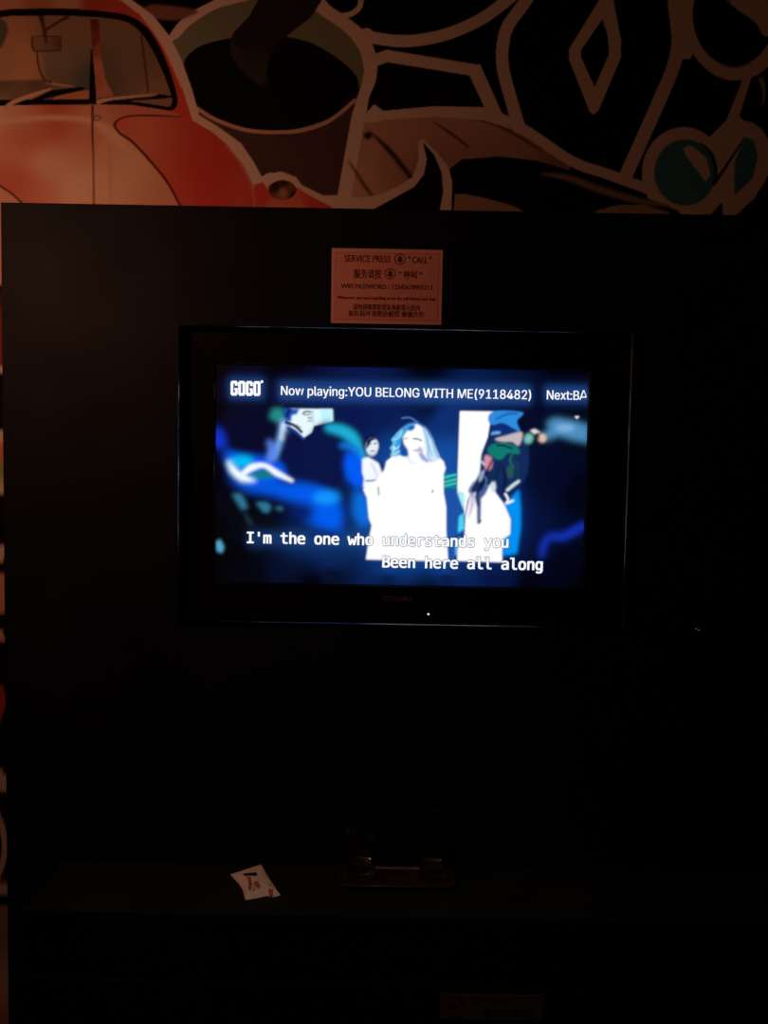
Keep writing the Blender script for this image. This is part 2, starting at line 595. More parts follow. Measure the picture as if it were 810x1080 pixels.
    c.poly([(282, 214), (296, 210), (314, 211), (330, 222), (330, 230), (276, 230)], ORANGE)
    c.ell(298, 200.5, 14.5, 10.5, blend((291, 197, (.03, .02, .015)), (299, 203, (.42, .25, .13)), (306, 199, (.2, .09, .05)), (300, 193, (.05, .03, .02)), (310, 205, (.03, .02, .015))))
    # window glass
    c.poly([(-60, 112), (-52, 60), (-30, 28), (0, 15), (60, 13), (104, 15), (97, 60), (97, 112)],
           blend((5, 60, (.44, .32, .22)), (22, 50, (.52, .34, .2)), (30, 75, (.52, .34, .2)), (30, 30, (.44, .28, .17)), (48, 30, (.26, .2, .14)), (60, 60, (.22, .22, .17)), (80, 60, (.21, .21, .16)), (75, 30, (.26, .21, .14)),
                 (92, 75, (.10, .13, .12)), (60, 80, (.18, .17, .13)), (-40, 70, (.2, .2, .15)), sg=9))
    c.poly([(-50, 16), (0, 19), (7, 24), (9, 32), (5, 44), (0, 52), (-50, 60)], (.10, .13, .11), blur=1)
    c.poly([(-60, 85), (0, 85), (46, 84), (54, 92), (30, 100), (5, 112), (-60, 112)], blend((5, 88, (.16, .14, .1)), (40, 88, (.16, .12, .08)), (5, 105, (.26, .22, .16)), (20, 98, (.2, .17, .12))), blur=0.8)
    c.stroke([(49, 87), (60, 89), (77, 91.5)], [2, 3, 1], (.5, .36, .26))
    c.poly([(60, 101), (90, 95), (97, 96), (97, 105), (55, 105)], (.5, .26, .17))
    c.stroke([(39, 54), (40, 66), (43, 77), (48, 85), (54, 87)], 1.8, (.06, .035, .025))
    c.stroke([(43, 17), (46, 28), (48, 41)], [6, 4, 4], (.08, .035, .02), blur=.5)
    c.stroke([(49, 31), (60, 24), (71, 18)], [3, 3, 4], (.09, .04, .025), blur=.4)
    c.poly([(33, 38), (65, 38), (65, 54), (36, 55), (33, 50)], (.08, .045, .03))
    c.poly([(34.5, 39), (63.5, 39), (63.5, 53), (37, 53.6), (35, 49)], blend((38, 46, (.27, .2, .14)), (50, 47, (.22, .17, .12)), (62, 46, (.16, .09, .06))))
    c.stroke([(47.5, 36), (48.5, 44)], 3, (.08, .04, .025), blur=.7)
    c.poly([(104, 15), (120, 18), (138, 24), (150, 34), (160, 50), (172, 75), (184, 100), (184, 116), (104, 112), (98, 60)],
           blend((125, 35, (.24, .20, .13)), (118, 65, (.14, .15, .11)), (135, 60, (.22, .19, .14)), (150, 70, (.2, .17, .12)), (165, 85, (.27, .21, .15)), (120, 92, (.13, .13, .1)), (140, 90, (.22, .18, .14)), (160, 105, (.3, .23, .16)), sg=10))
    c.stroke([(149, 38), (153, 68), (156, 97)], 2, (.07, .04, .03), blur=.4)
    # seal round the windows
    c.stroke([(-75, 112), (-62, 60), (-36, 30), (0, 14.8), (40, 12.8), (70, 12.8), (112, 15.6), (136, 20.5), (152, 32), (164, 50), (175, 74), (184, 102), (183, 112), (178, 114.5), (168, 113), (140, 109), (108, 106)],
             [5, 6, 7, 7.4, 8, 8, 7, 7.5, 9, 9, 8, 6, 6, 4, 4, 3.6, 3], BLACK)
    c.poly([(-70, 112), (-70, 105), (20, 105), (101, 104.5), (112, 105), (140, 108), (168, 112), (170, 115), (140, 110.5), (108, 110), (20, 111), (0, 114)], BLACK)
    # centre pillar
    c.poly([(95, 20), (104.5, 20), (107, 60), (111, 83), (120, 101), (100, 104), (98, 60)], blend((100, 22, (.12, .03, .02)), (104, 22, (.2, .05, .04)), (105, 50, (.35, .12, .08)), (98, 45, (.18, .05, .03)), (104, 70, (.52, .22, .16)), (108, 95, (.5, .26, .2)), (102, 90, (.45, .2, .14))))
    c.poly([(95.8, 52), (97.4, 52), (100, 80), (102, 108), (93.6, 108), (94.5, 80)], BLACK)
    c.stroke([(96, 109), (98, 116)], 3, (.1, .03, .02), False)
    # bonnet, cowl and wing
    c.poly([(-130, 300), (-130, 150), (-60, 126), (0, 112), (20, 111), (108, 110.5), (140, 111), (165, 115.5), (180, 118), (192, 122), (186, 128), (130, 124), (120, 131), (141, 151), (162, 174), (177, 193), (192, 222), (192, 300)],
           blend((0, 122, TAN), (30, 124, TAN), (90, 124, TAN), (60, 117, (.56, .15, .10)), (40, 118, (.58, .18, .12)), (85, 116, (.55, .2, .13)), (112, 117, (.60, .3, .2)), (150, 117, (.62, .26, .19)),
                 (60, 135, (.60, .19, .12)), (20, 137, (.62, .27, .17)), (90, 142, (.64, .3, .2)), (35, 140, (.60, .19, .12)), (75, 132, (.6, .2, .13)), (10, 165, (.72, .42, .31)), (50, 170, (.76, .6, .45)), (80, 160, (.72, .5, .36)), (80, 200, (.78, .64, .48)), (120, 160, (.72, .52, .38)),
                 (135, 190, (.74, .58, .42)), (160, 205, (.72, .48, .34)), (20, 195, (.62, .22, .14)), (2, 185, (.62, .2, .13)), (30, 210, (.64, .24, .16)), (45, 205, (.72, .42, .3)), (110, 205, (.78, .6, .45)), (170, 212, (.68, .4, .28)), sg=13))
    c.stroke([(-60, 140), (0, 129), (40, 124.5), (70, 124.5), (98, 128), (120, 140), (132, 150)], [6, 6, 5, 5, 6, 7, 4], (.78, .6, .46), blur=1.6)
    c.stroke([(100, 131), (120, 146), (140, 164)], [2, 7, 3], (.76, .62, .45), blur=2)
    c.stroke([(97.5, 112), (97.6, 145), (98.6, 170), (99, 222)], [3, 2.4, 1.6, 1.8], (.14, .05, .03), blur=.4)
    c.stroke([(116, 150), (117, 222)], 2, (.52, .36, .25), blur=1.2, alpha=.6)
    c.stroke([(98, 128), (101, 122), (106, 124), (103, 127), (98, 126)], 1.5, (.2, .16, .08))
    c.poly([(-130, 300), (-130, 175), (-40, 170), (0, 196), (22, 213), (60, 300)], (.7, .46, .34))
    c.stroke([(-60, 165), (-20, 182), (0, 196), (12, 204), (24, 215)], 2.2, (.12, .03, .02))
    c.poly([(121, 131), (128, 125), (141, 122.5), (162, 121.5), (190, 122), (203, 127), (225, 140), (240, 153), (256.4, 174), (267, 195), (271, 222), (192, 222), (177, 193), (162, 174), (141, 151)],
           blend((130, 130, (.60, .19, .12)), (150, 140, (.66, .26, .17)), (175, 135, (.62, .2, .13)), (195, 130, (.60, .11, .07)), (170, 165, (.62, .19, .12)), (190, 160, (.6, .11, .07)), (215, 150, (.62, .08, .06)), (230, 175, (.57, .065, .055)), (205, 190, (.6, .08, .06)), (190, 205, (.64, .14, .09)),
                 (225, 205, (.62, .085, .065)), (255, 200, (.66, .12, .085)), (242, 165, (.65, .1, .075)), sg=14))
    c.stroke([(196, 123), (162, 121.8), (141, 122), (128, 124.6), (121, 131), (126, 140), (141, 151), (162, 174), (177, 193), (190, 217), (196, 230)], [.5, 2, 2, 2, 3, 3, 3, 3, 3, 2.5, 2], (.14, .025, .02))
    c.stroke([(237.5, 154), (247, 163), (254, 174), (265, 195), (269.5, 222)], 1.4, (.74, .3, .2), blur=.3)
    c.poly([(192, 92), (203, 127), (190, 122), (184, 117), (188, 108)], RED)
    # wipers
    c.poly([(20, 111), (55, 95), (88, 91.5), (90, 94.5), (66, 100), (46, 104.5), (30, 111)], BLACK)
    c.stroke([(6, 114), (14, 108), (32, 101), (54, 93.5)], [5, 4.5, 4, 1.5], (.66, .5, .38))
    c.poly([(112, 107), (140, 104), (161, 102), (168.5, 99), (182, 101.5), (182, 103), (168.5, 104.6), (150, 105.4), (116, 108.5)], BLACK)
    c.stroke([(104, 107.5), (116, 104.5), (142, 101.5), (165, 99.5)], [5, 3.2, 2.4, 1], (.62, .5, .38))
    # --- strip beside the panel, left edge of the view, and the wall further left
    c.poly([(-420, 300), (-420, 222), (-120, 222), (-40, 300), (2, 308), (5, 350), (3, 388), (-60, 385), (-200, 330)], blend((0, 310, (.05, .02, .015)), (0, 340, (.2, .035, .025)), (0, 375, (.24, .04, .03)), (-200, 260, RED)))
    c.stroke([(-60, 402), (-20, 396), (8, 390), (12, 398)], 8, CREAM)
    c.poly([(-60, 450), (8, 452), (14, 456), (14, 505), (5, 523), (-60, 530)], blend((0, 458, CREAM), (4, 475, ORANGE), (2, 495, (.3, .5, .12)), (2, 518, CREAM), (-50, 480, ORANGE)))
    c.poly([(-40, 575), (4, 577), (12, 582), (4, 590), (-40, 600)], CREAM)
    c.poly([(-70, 600), (0, 603), (10, 606), (11, 648), (-4, 645), (-70, 660)], (.7, .4, .25))
    c.poly([(-30, 660), (2, 666), (10, 676), (-4, 680), (-40, 672)], (.7, .45, .3))
    c.poly([(-30, 715), (3, 722), (7, 740), (0, 762), (-30, 765)], (.42, .07, .06))
    c.poly([(-40, 812), (3, 814), (12, 830), (-2, 835), (-40, 828)], CREAM)
    c.ell(-24, 892, 32, 50, CREAM)
    c.ell(-25, 892, 27, 44, BLACK)
    c.poly([(-40, 928), (12, 930), (14, 942), (-40, 944)], CREAM)
    c.poly([(-60, 955), (8, 956), (18, 962), (18, 1005), (12, 1020), (16, 1030), (20, 1180), (-60, 1180)], blend((0, 980, (.42, .38, .28)), (0, 1040, CREAM), (0, 1090, (.6, .35, .25)), (-60, 1040, BLACK)))
    for k in range(5):                                              # loops of outline further left and right
        x = -110 - 70 * k
        c.stroke([(x, 380 + 40 * k), (x - 40, 460), (x + 10, 560), (x - 50, 660), (x + 5, 780), (x - 20, 900), (x - 60, 1060)], 13, CREAM)
    c.stroke([(-230, -60), (-280, 20), (-250, 120), (-330, 200), (-420, 230)], 13, CREAM)
    c.stroke([(-180, -90), (-240, 60), (-200, 160)], 13, CREAM)
    for x in (880, 970, 1080):
        c.stroke([(x, -140), (x - 45, -20), (x + 25, 90), (x - 30, 220), (x + 20, 420), (x - 30, 700), (x + 10, 1050)], 13, CREAM)
    c.poly([(905, 40), (940, 100), (915, 170), (885, 100)], (0.06, 0.31, 0.40))
    c.stroke([(300, -160), (340, -90), (420, -40), (520, -80), (600, -150)], 13, CREAM)
    c.stroke([(60, -165), (150, -100), (235, -110), (280, -40)], 13, CREAM)


paint_mural()


def spaced(stops):
    out = []
    for a, b, st in stops:
        n = max(1, int(round((b - a) / st)))
        out.append(np.linspace(a, b, n, endpoint=False))
    return np.concatenate(out + [[stops[-1][1]]])


zt = on_y(0, -10, MY)[2]
zb = on_y(810, 236, MY)[2]
xl, xr = on_y(-14, 600, MY)[0], on_y(826, 100, MY)[0]
xs = spaced([(RX0 + 0.004, xl, 0.012), (xl, xr, 0.0020), (xr, RX1 - 0.004, 0.012)])
zs = spaced([(0.004, zb, 0.012), (zb, zt, 0.0020), (zt, RZ - 0.004, 0.012)])
mural = obj('wall_mural', grid_mesh('wall_mural', xs, zs, MY, mu), print_mat('printed_wallpaper', 0.7))
tag(mural, 'graffiti style mural with red car and coffee cup, behind and above black panel', 'mural')

# ------------------------------------------------------------------ black boxed-out panel with a cutout for the television
M_panel = mat('black_laminate', (0.0072, 0.0112, 0.0155), 0.6, noise=0.3, scale=6, spec=0.08)
M_edge = mat('dark_metal_edging', (0.17, 0.17, 0.18), 0.22, metallic=1.0)
PX0 = on_y(4.5, 600, 0)[0]
PX1 = 1.05
PZ1 = on_y(405, 220.5, 0)[2]
TX0, TX1 = on_y(189.6, 500, 0)[0], on_y(660.5, 500, 0)[0]
TZ0, TZ1 = on_y(422, 657.2, 0)[2], on_y(427, 348.6, 0)[2]
PD = 0.165
panel = thing('wall_panel', 'tall matt black panel boxed out from the mural wall, with the television set in it', 'panel', ((PX0 + PX1) / 2, PD / 2, 0))


def framed_board(bm, x0, x1, z0, z1, hx0, hx1, hz0, hz1, y0, y1):
    o = [(x0, z0), (x1, z0), (x1, z1), (x0, z1)]
    h = [(hx0, hz0), (hx1, hz0), (hx1, hz1), (hx0, hz1)]
    of, ob = [bm.verts.new((x, y0, z)) for x, z in o], [bm.verts.new((x, y1, z)) for x, z in o]
    hf, hb = [bm.verts.new((x, y0, z)) for x, z in h], [bm.verts.new((x, y1, z)) for x, z in h]
    for k in range(4):
        j = (k + 1) % 4
        bm.faces.new((of[k], of[j], hf[j], hf[k]))
        bm.faces.new((ob[j], ob[k], hb[k], hb[j]))
        bm.faces.new((of[j], of[k], ob[k], ob[j]))
        bm.faces.new((hf[k], hf[j], hb[j], hb[k]))


bm = bmesh.new()
framed_board(bm, PX0, PX1, 0.001, PZ1, TX0 - 0.003, TX1 + 0.003, TZ0 - 0.003, TZ1 + 0.003, 0.0, PD)
obj('board', bm, M_panel, panel)
bm = bmesh.new()
ep = [(-0.0029, 0.030), (-0.0029, -0.0062), (-0.0022, -0.0070), (-0.0016, -0.0070), (-0.0010, -0.0062), (-0.0005, -0.0054), (-0.00005, -0.0046), (0.0, -0.0040), (0.0, 0.030)]
er = []
for u, y in ep:
    x0_, x1_, z0_, z1_ = TX0 + u, TX1 - u, TZ0 + u, TZ1 - u
    er.append([bm.verts.new(q) for q in ((x0_, y, z0_), (x1_, y, z0_), (x1_, y, z1_), (x0_, y, z1_))])
for a, b in zip(er, er[1:] + er[:1]):
    for k in range(4):
        bm.faces.new((a[k], a[(k + 1) % 4], b[(k + 1) % 4], b[k]))
obj('cutout_edging', bm, M_edge, panel)

# ------------------------------------------------------------------ television
M_case = mat('glossy_black_plastic', (0.006, 0.006, 0.007), 0.22, spec=0.35)
M_logo = mat('grey_lettering', (0.10, 0.10, 0.115), 0.4)
M_led = mat('lit_indicator', (0.8, 0.8, 0.7), 0.4, emit=(0.9, 0.95, 0.75))
M_white = mat('screen_white', (0.0, 0.0, 0.0), 0.5, emit=(1.0, 1.0, 1.0), spec=0.0)
M_ink = mat('screen_dark', (0.0, 0.0, 0.0), 0.5, emit=tuple(lin((60, 90, 120))), spec=0.0)
SY = 0.022                                                          # plane of the picture
tv = thing('television', 'wide black flat screen television in the panel, karaoke video playing on it', 'television', ((TX0 + TX1) / 2, 0.05, TZ0))
G = 0.0006
sx0, sx1 = on_y(227.5, 505, SY)[0], on_y(617.5, 505, SY)[0]
sz0, sz1 = on_y(420, 617, SY)[2], on_y(424, 388, SY)[2]
bm = bmesh.new()
prof = [(0.0, 0.090), (0.0, 0.020), (0.003, 0.016), (0.012, 0.015), (None, 0.0185), (1.0, 0.0225), (1.0, 0.026)]
rings = []
for u, y in prof:
    if u is None:
        r = (sx0 - 0.003, sx1 + 0.003, sz0 - 0.003, sz1 + 0.003)
    elif u == 1.0:
        r = (sx0, sx1, sz0, sz1)
    else:
        r = (TX0 + G + u, TX1 - G - u, TZ0 + G + u, TZ1 - G - u)
    rings.append([bm.verts.new(p) for p in ((r[0], y, r[2]), (r[1], y, r[2]), (r[1], y, r[3]), (r[0], y, r[3]))])
for a, b in zip(rings[:-1], rings[1:]):
    for k in range(4):
        bm.faces.new((a[k], a[(k + 1) % 4], b[(k + 1) % 4], b[k]))
bm.faces.new(rings[0][::-1])
obj('casing', bm, M_case, tv)

# --- the picture
sc_ = Canvas(218, 378, 632, 630, 3, (0, 0, 0))


def paint_screen():
    c = sc_
    L = lin

    def B(*pts, pw=3.0):
        return blend(*[(x, y, L(k)) for x, y, k in pts], pw=pw)
    full = [(218, 378), (632, 378), (632, 630), (218, 630)]
    c.poly(full, B((222, 386, (0, 0, 2)), (226, 430, (1, 2, 8)), (226, 500, (1, 2, 10)), (226, 560, (3, 3, 6)), (226, 605, (2, 2, 4)), (250, 440, (3, 6, 24)), (262, 460, (3, 7, 30)), (300, 470, (5, 12, 50)), (340, 490, (8, 20, 70)),
                   (330, 440, (7, 18, 66)), (370, 442, (8, 22, 76)), (400, 442, (8, 26, 80)), (410, 475, (11, 44, 112)), (470, 442, (12, 46, 112)), (478, 480, (18, 70, 150)), (560, 445, (5, 12, 42)),
                   (585, 500, (4, 9, 38)), (612, 520, (2, 4, 20)), (612, 450, (3, 8, 26)), (560, 560, (6, 18, 60)), (600, 600, (2, 4, 20)), (530, 604, (6, 20, 62)), (470, 600, (13, 52, 122)), (470, 611, (6, 22, 66)),
                   (410, 600, (12, 48, 116)), (410, 611, (6, 20, 60)), (350, 590, (9, 32, 82)), (350, 608, (5, 14, 42)), (300, 596, (5, 13, 40)), (262, 606, (3, 5, 14)), (330, 616, (2, 4, 18)), (450, 618, (3, 9, 36)), (560, 616, (2, 4, 18)), (612, 614, (1, 2, 8)),
                   (300, 388, (1, 1, 8)), (450, 388, (1, 2, 10)), (600, 389, (1, 1, 8)), (620, 420, (3, 6, 22)), (450, 428, (6, 16, 58)), (300, 428, (4, 8, 34)), (560, 430, (4, 8, 32)), (270, 560, (6, 9, 22)), (255, 540, (5, 7, 15)), (245, 590, (3, 3, 7))))
    # camera bloom round the title line and the words, painted into the picture
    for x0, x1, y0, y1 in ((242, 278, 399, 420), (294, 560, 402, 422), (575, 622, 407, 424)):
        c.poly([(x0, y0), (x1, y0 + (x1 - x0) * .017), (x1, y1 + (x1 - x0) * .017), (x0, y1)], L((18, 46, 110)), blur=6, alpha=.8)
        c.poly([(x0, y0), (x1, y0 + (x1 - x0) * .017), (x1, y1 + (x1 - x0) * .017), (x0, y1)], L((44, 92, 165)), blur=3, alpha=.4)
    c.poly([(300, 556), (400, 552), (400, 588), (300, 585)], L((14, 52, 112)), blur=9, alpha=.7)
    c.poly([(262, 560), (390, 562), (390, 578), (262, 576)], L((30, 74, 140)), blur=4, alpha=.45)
    # blue bloom haze round the bright centre, mixed into the screen colours
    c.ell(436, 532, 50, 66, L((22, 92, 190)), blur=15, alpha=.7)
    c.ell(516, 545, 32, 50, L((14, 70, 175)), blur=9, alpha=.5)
    # blurred dancers, left
    c.ell(232, 462, 9, 11, L((14, 52, 205)), blur=3)
    c.poly([(236, 474), (260, 481), (285, 483), (300, 490), (304, 502), (286, 512), (262, 512), (244, 500)], L((0, 92, 250)), blur=4)
    c.ell(262, 452, 28, 22, L((4, 9, 40)), blur=5)
    c.poly([(288, 431), (298, 431), (300, 441), (294, 446), (284, 440)], L((36, 140, 140)), blur=2.5)
    c.stroke([(299, 444), (299, 455), (296, 466), (288, 481)], [6, 8, 8, 7], L((120, 180, 250)), blur=2.5)
    c.stroke([(299, 448), (298, 462)], [4, 6], L((215, 240, 255)), False, blur=1.5)
    c.stroke([(284, 466), (288, 476), (284, 486)], [4, 9, 6], L((90, 130, 235)), blur=2.5)
    c.poly([(240, 503), (262, 509), (300, 509), (335, 511), (352, 520), (361, 540), (359, 562), (340, 558), (322, 548), (312, 530), (290, 522), (258, 516)], L((0, 92, 240)), blur=4.5)
    c.ell(344, 525, 14, 7, L((18, 150, 255)), blur=3.5)
    c.ell(318, 540, 14, 10, L((6, 26, 92)), blur=5)
    c.ell(342, 565, 18, 5, L((10, 40, 110)), blur=4)
    c.ell(348, 545, 8, 9, L((0, 92, 240)), blur=4)
    c.ell(255, 487, 13, 6, L((0, 190, 240)), blur=3)
    c.poly([(264, 499), (280, 494), (292, 503), (280, 506), (266, 504)], L((12, 120, 140)), blur=1.5)
    c.stroke([(241, 487), (246, 496), (256, 504), (269, 507)], [3, 7, 8, 2], L((215, 252, 250)), blur=2.2)
    c.stroke([(244, 492), (252, 501), (264, 506)], [1, 4, 1], L((255, 255, 250)), blur=1.2)
    c.stroke([(256, 500), (266, 493), (279, 491), (292, 499), (308, 507)], [5, 7, 4.5, 6, 3], L((245, 255, 255)), blur=1.3)
    c.poly([(245, 521), (254, 521), (258, 528), (261, 536), (255, 537), (250, 529)], L((50, 116, 150)), blur=2)
    c.poly([(270, 530), (281, 530), (286, 534), (283, 540), (278, 540)], L((46, 118, 150)), blur=1.8)
    c.poly([(289, 536), (296, 533.5), (299, 537), (297, 539)], L((44, 100, 132)), blur=1.6)
    c.poly([(255, 537), (262, 545), (268, 555), (262, 552)], L((30, 56, 70)), blur=2)
    c.poly([(228, 572), (232, 569), (236, 577), (234, 583), (229, 581)], L((86, 170, 205)), blur=1.4)
    # man in a white collar
    c.poly([(306, 431), (350.5, 431.5), (351, 444), (340, 447), (331, 449), (328.7, 456), (320, 462), (314, 455), (303, 446)], L((232, 250, 255)), blur=.5)
    c.poly([(337, 432), (350.5, 432), (351, 444), (340, 446)], L((190, 246, 255)), blur=1)
    c.poly([(299, 431), (316, 431), (313, 437), (308, 438), (307, 445), (302, 444)], L((20, 90, 190)), blur=.8)
    c.stroke([(320, 435), (324, 434), (328, 434.5)], 1.6, L((40, 50, 70)), blur=.3)
    c.stroke([(325, 440.5), (328.5, 441)], 1.4, L((150, 100, 90)), False, blur=.4)
    c.stroke([(325, 444), (328.5, 444)], 1.4, L((160, 130, 140)), False, blur=.4)
    c.stroke([(330, 433), (329.6, 440), (331, 446)], 1.6, L((150, 205, 235)), blur=.8)
    c.poly([(303, 431), (309, 431), (306, 436), (304, 441), (300, 440)], L((10, 40, 110)), blur=.8)
    c.stroke([(319, 436.5), (323, 437.5), (327, 437)], 1.4, L((110, 120, 135)), blur=.4)
    c.stroke([(302, 445.5), (310, 448.5), (318, 455.5)], 3, L((10, 20, 50)), blur=.4)
    c.stroke([(303, 449), (312, 453), (318, 459)], 1.2, L((200, 225, 250)), blur=.3)
    c.stroke([(304, 451), (313, 457), (320, 463)], 3, L((16, 60, 140)), blur=.6)
    c.stroke([(312, 448), (317, 451)], 1.2, L((70, 90, 130)), False, blur=.4)
    c.poly([(300, 452), (312, 459), (320, 466), (316, 500), (305, 500), (296, 480)], L((8, 18, 66)), blur=3)
    # dark head in front
    c.poly([(330, 456), (338, 446), (348, 445), (358, 455), (364, 475), (366, 500), (354, 514), (330, 508), (316, 500), (316, 474)], L((8, 20, 70)), blur=3)
    c.stroke([(347, 451), (360, 454), (371, 461), (379, 474), (384, 490)], [8, 11, 12, 9, 8], L((30, 176, 215)), blur=2.5)
    c.stroke([(360, 470), (368, 470), (378, 476)], [4, 8, 6], L((20, 120, 220)), blur=2.5)
    c.poly([(366, 476), (382, 480), (386, 510), (378, 516), (366, 505), (363, 490)], L((0, 92, 250)), blur=3)
    c.poly([(374, 518), (388, 520), (392, 552), (380, 556), (372, 540)], L((10, 110, 225)), blur=4)
    # bridesmaid, left
    c.ell(391, 468, 8, 11, L((9, 26, 78)), blur=1.6)
    c.ell(392.5, 471, 6.6, 8.8, L((226, 238, 248)), blur=.7, rot=.15)
    c.stroke([(388, 478), (392, 481), (397, 478)], 1.2, L((190, 200, 225)), blur=.6)
    c.poly([(385.5, 474), (387, 464), (393, 461), (397, 463), (392, 465), (388, 472)], L((10, 22, 62)), blur=.6)
    c.stroke([(388.5, 468), (391, 468.5)], 1.2, L((50, 70, 100)), False, blur=.3)
    c.stroke([(394.5, 468), (397, 467.5)], 1.2, L((50, 70, 100)), False, blur=.3)
    c.stroke([(391, 476), (395, 475.5)], 1.2, L((120, 100, 120)), False, blur=.3)
    c.poly([(382, 484), (388, 482), (395, 486), (400, 489), (404, 497), (406, 502), (408, 514), (398, 525), (386, 523), (383, 512), (384, 505), (382, 498)], L((245, 250, 255)), blur=.8)
    c.stroke([(386, 507), (392, 507), (397, 506)], 1.8, L((30, 140, 190)), blur=.5)
    c.stroke([(392, 489), (396, 497), (398, 503)], 2, L((215, 215, 245)), blur=.8)
    c.poly([(399, 482), (404, 490), (406, 497), (403, 499), (400, 490)], L((14, 50, 130)), blur=.8)
    # woman in a white dress, centre
    c.poly([(415, 466), (418, 458), (424, 452), (430, 448), (440, 446), (449, 453), (454, 462), (459, 472), (462, 480.5), (468, 487), (470, 494), (468, 500), (468, 520), (471, 535), (471, 560), (473, 592),
            (386, 590), (389, 569), (392, 554), (389, 546.7), (386.7, 523), (383, 516), (390, 512), (400, 503), (405.6, 495), (407.4, 486.7), (413, 482)], L((255, 255, 255)), blur=.6)
    c.poly([(414, 467), (418, 458), (424, 452), (431, 448), (439, 446.5), (436, 451), (429, 455), (425, 461), (425, 470), (430, 477), (430, 481), (415, 480), (417, 473)], L((40, 160, 225)), blur=.7)
    for p in ([(416, 464), (421, 461), (424, 455)], [(416, 474), (421, 471), (424, 465)], [(417, 479), (422, 475)]):
        c.stroke(p, 1.6, L((180, 235, 250)), blur=.5)
    c.ell(434, 451.5, 4, 2.5, L((10, 96, 190)), blur=.7, rot=-.5)
    c.ell(426, 477.5, 3, 3.5, L((16, 70, 170)), blur=.8)
    c.stroke([(424, 441), (432, 440.5), (440, 445)], 1.2, L((96, 130, 200)), blur=.4)
    c.stroke([(425.5, 462.7), (430, 462.4)], 1, L((110, 130, 150)), False, blur=.3)
    c.stroke([(436, 462.6), (440, 463), (444.5, 464.6)], 1.3, L((50, 56, 80)), blur=.3)
    c.poly([(438, 475), (443, 471), (446, 474), (446, 478), (442, 477)], L((190, 180, 220)), blur=.9)
    c.poly([(441, 478), (445, 477), (450, 483), (454, 486), (450, 488), (444, 484)], L((150, 170, 220)), blur=.8)
    c.stroke([(436, 475), (440, 475.3)], 1.2, L((190, 150, 165)), False, blur=.4)
    c.stroke([(449, 463), (452, 465)], 2, L((170, 210, 230)), False, blur=.7)
    c.stroke([(452, 472), (454, 472.6)], 1.2, L((200, 190, 180)), False, blur=.3)
    c.stroke([(456, 519.5), (456.5, 517)], 1.2, L((90, 80, 90)), False, blur=.3)
    c.stroke([(399, 514), (399.5, 522)], 1.3, L((50, 140, 150)), False, blur=.4)
    c.poly([(446, 450), (451, 454), (456, 463), (459, 472), (463, 482), (458, 487), (453, 486), (450, 478), (448, 468), (447, 460)], L((205, 234, 250)), True, blur=.8)
    c.stroke([(446, 452), (450, 461), (452, 471), (456, 481)], [1, 2, 2, 1], L((120, 190, 230)), blur=.6)
    c.stroke([(451, 455), (456, 465), (459, 476), (463, 484)], [1, 1.6, 1.6, 1], L((90, 165, 225)), blur=.6)
    c.stroke([(453, 470), (451, 479), (455, 487)], [1, 1.8, 1], L((150, 185, 220)), blur=.6)
    c.stroke([(424, 452), (431, 447.4), (440, 446.4), (449, 452), (455, 462)], [1.6, 2.2, 2, 1.6, 1], L((30, 110, 195)), blur=.6)
    c.poly([(424, 461), (426, 468), (430, 474), (431, 482), (424, 481), (421, 474), (422, 466)], L((18, 78, 170)), blur=.8)
    for q_ in ([(418, 459), (414, 464), (418, 467)], [(416, 468), (412.5, 473), (417, 475)], [(416, 476), (413, 480), (419, 481)], [(424, 454), (420, 459), (420, 464)]):
        c.stroke(q_, [1.4, 2.4, 1.2], L((96, 205, 240)), blur=.5)
    c.stroke([(430, 481), (433, 487), (440, 489)], [1.4, 1, .5], L((190, 225, 245)), blur=.6)
    # door of light behind
    c.poly([(485, 433.5), (521, 434), (517, 445), (514.4, 461), (508, 479), (506, 499), (498, 517), (493, 528), (490, 545), (488, 520), (482, 519)], L((255, 255, 255)), blur=.4)
    # dark figure between the two dresses
    c.poly([(469, 500), (482, 499), (482, 517), (469, 517)], L((18, 130, 150)), blur=.8)
    for y in (502, 507, 511):
        c.stroke([(469, y + 1.5), (481, y - 1.5)], 1.4, L((70, 225, 190)), False, blur=.4)
    c.poly([(468.5, 515), (481.5, 515), (485, 526), (488.5, 540), (489, 562), (479.5, 565), (479.5, 590), (473, 590), (471, 560), (471, 535)], L((28, 82, 168)), blur=.6)
    c.poly([(482, 518), (490, 520), (489, 538), (485, 527)], L((170, 240, 250)), blur=.7)
    c.poly([(484, 545), (489, 541), (489.5, 558), (483, 562)], L((70, 215, 250)), blur=.9)
    c.poly([(480, 570), (486, 566), (483, 585), (480, 586)], L((100, 180, 240)), blur=.9)
    # pale dress, right
    c.poly([(500, 517), (510, 513), (518, 511), (523, 520), (533, 533.5), (539, 548), (538.5, 564), (532, 568), (530, 580), (529.5, 593), (482, 591.5), (483, 579), (490, 566), (491, 545), (495, 526)], L((255, 255, 255)), blur=.6)
    c.poly([(533, 533), (540, 524), (547, 516), (549, 535), (549, 556), (545, 584), (530, 586), (531, 570), (539, 563), (539.5, 548)], L((0, 146, 246)), blur=1.5)
    c.poly([(503, 516), (510, 513), (517, 511), (512, 521), (507.5, 526), (507, 551), (503, 552.5), (503, 535), (500, 524)], L((72, 96, 150)), blur=.8)
    c.stroke([(498, 518), (498, 532), (494, 546)], [4, 4, 1], L((205, 190, 220)), blur=1)
    c.stroke([(507, 549), (505, 552)], 1.6, L((60, 70, 90)), False, blur=.3)
    # profile with a green cap and the raised hand
    c.poly([(520, 434), (551, 435), (545, 444), (548, 455), (534, 452), (516, 446)], L((46, 140, 225)), True, blur=.6)
    c.stroke([(524, 442), (534, 437), (545, 436)], 2, L((20, 90, 185)), blur=.6)
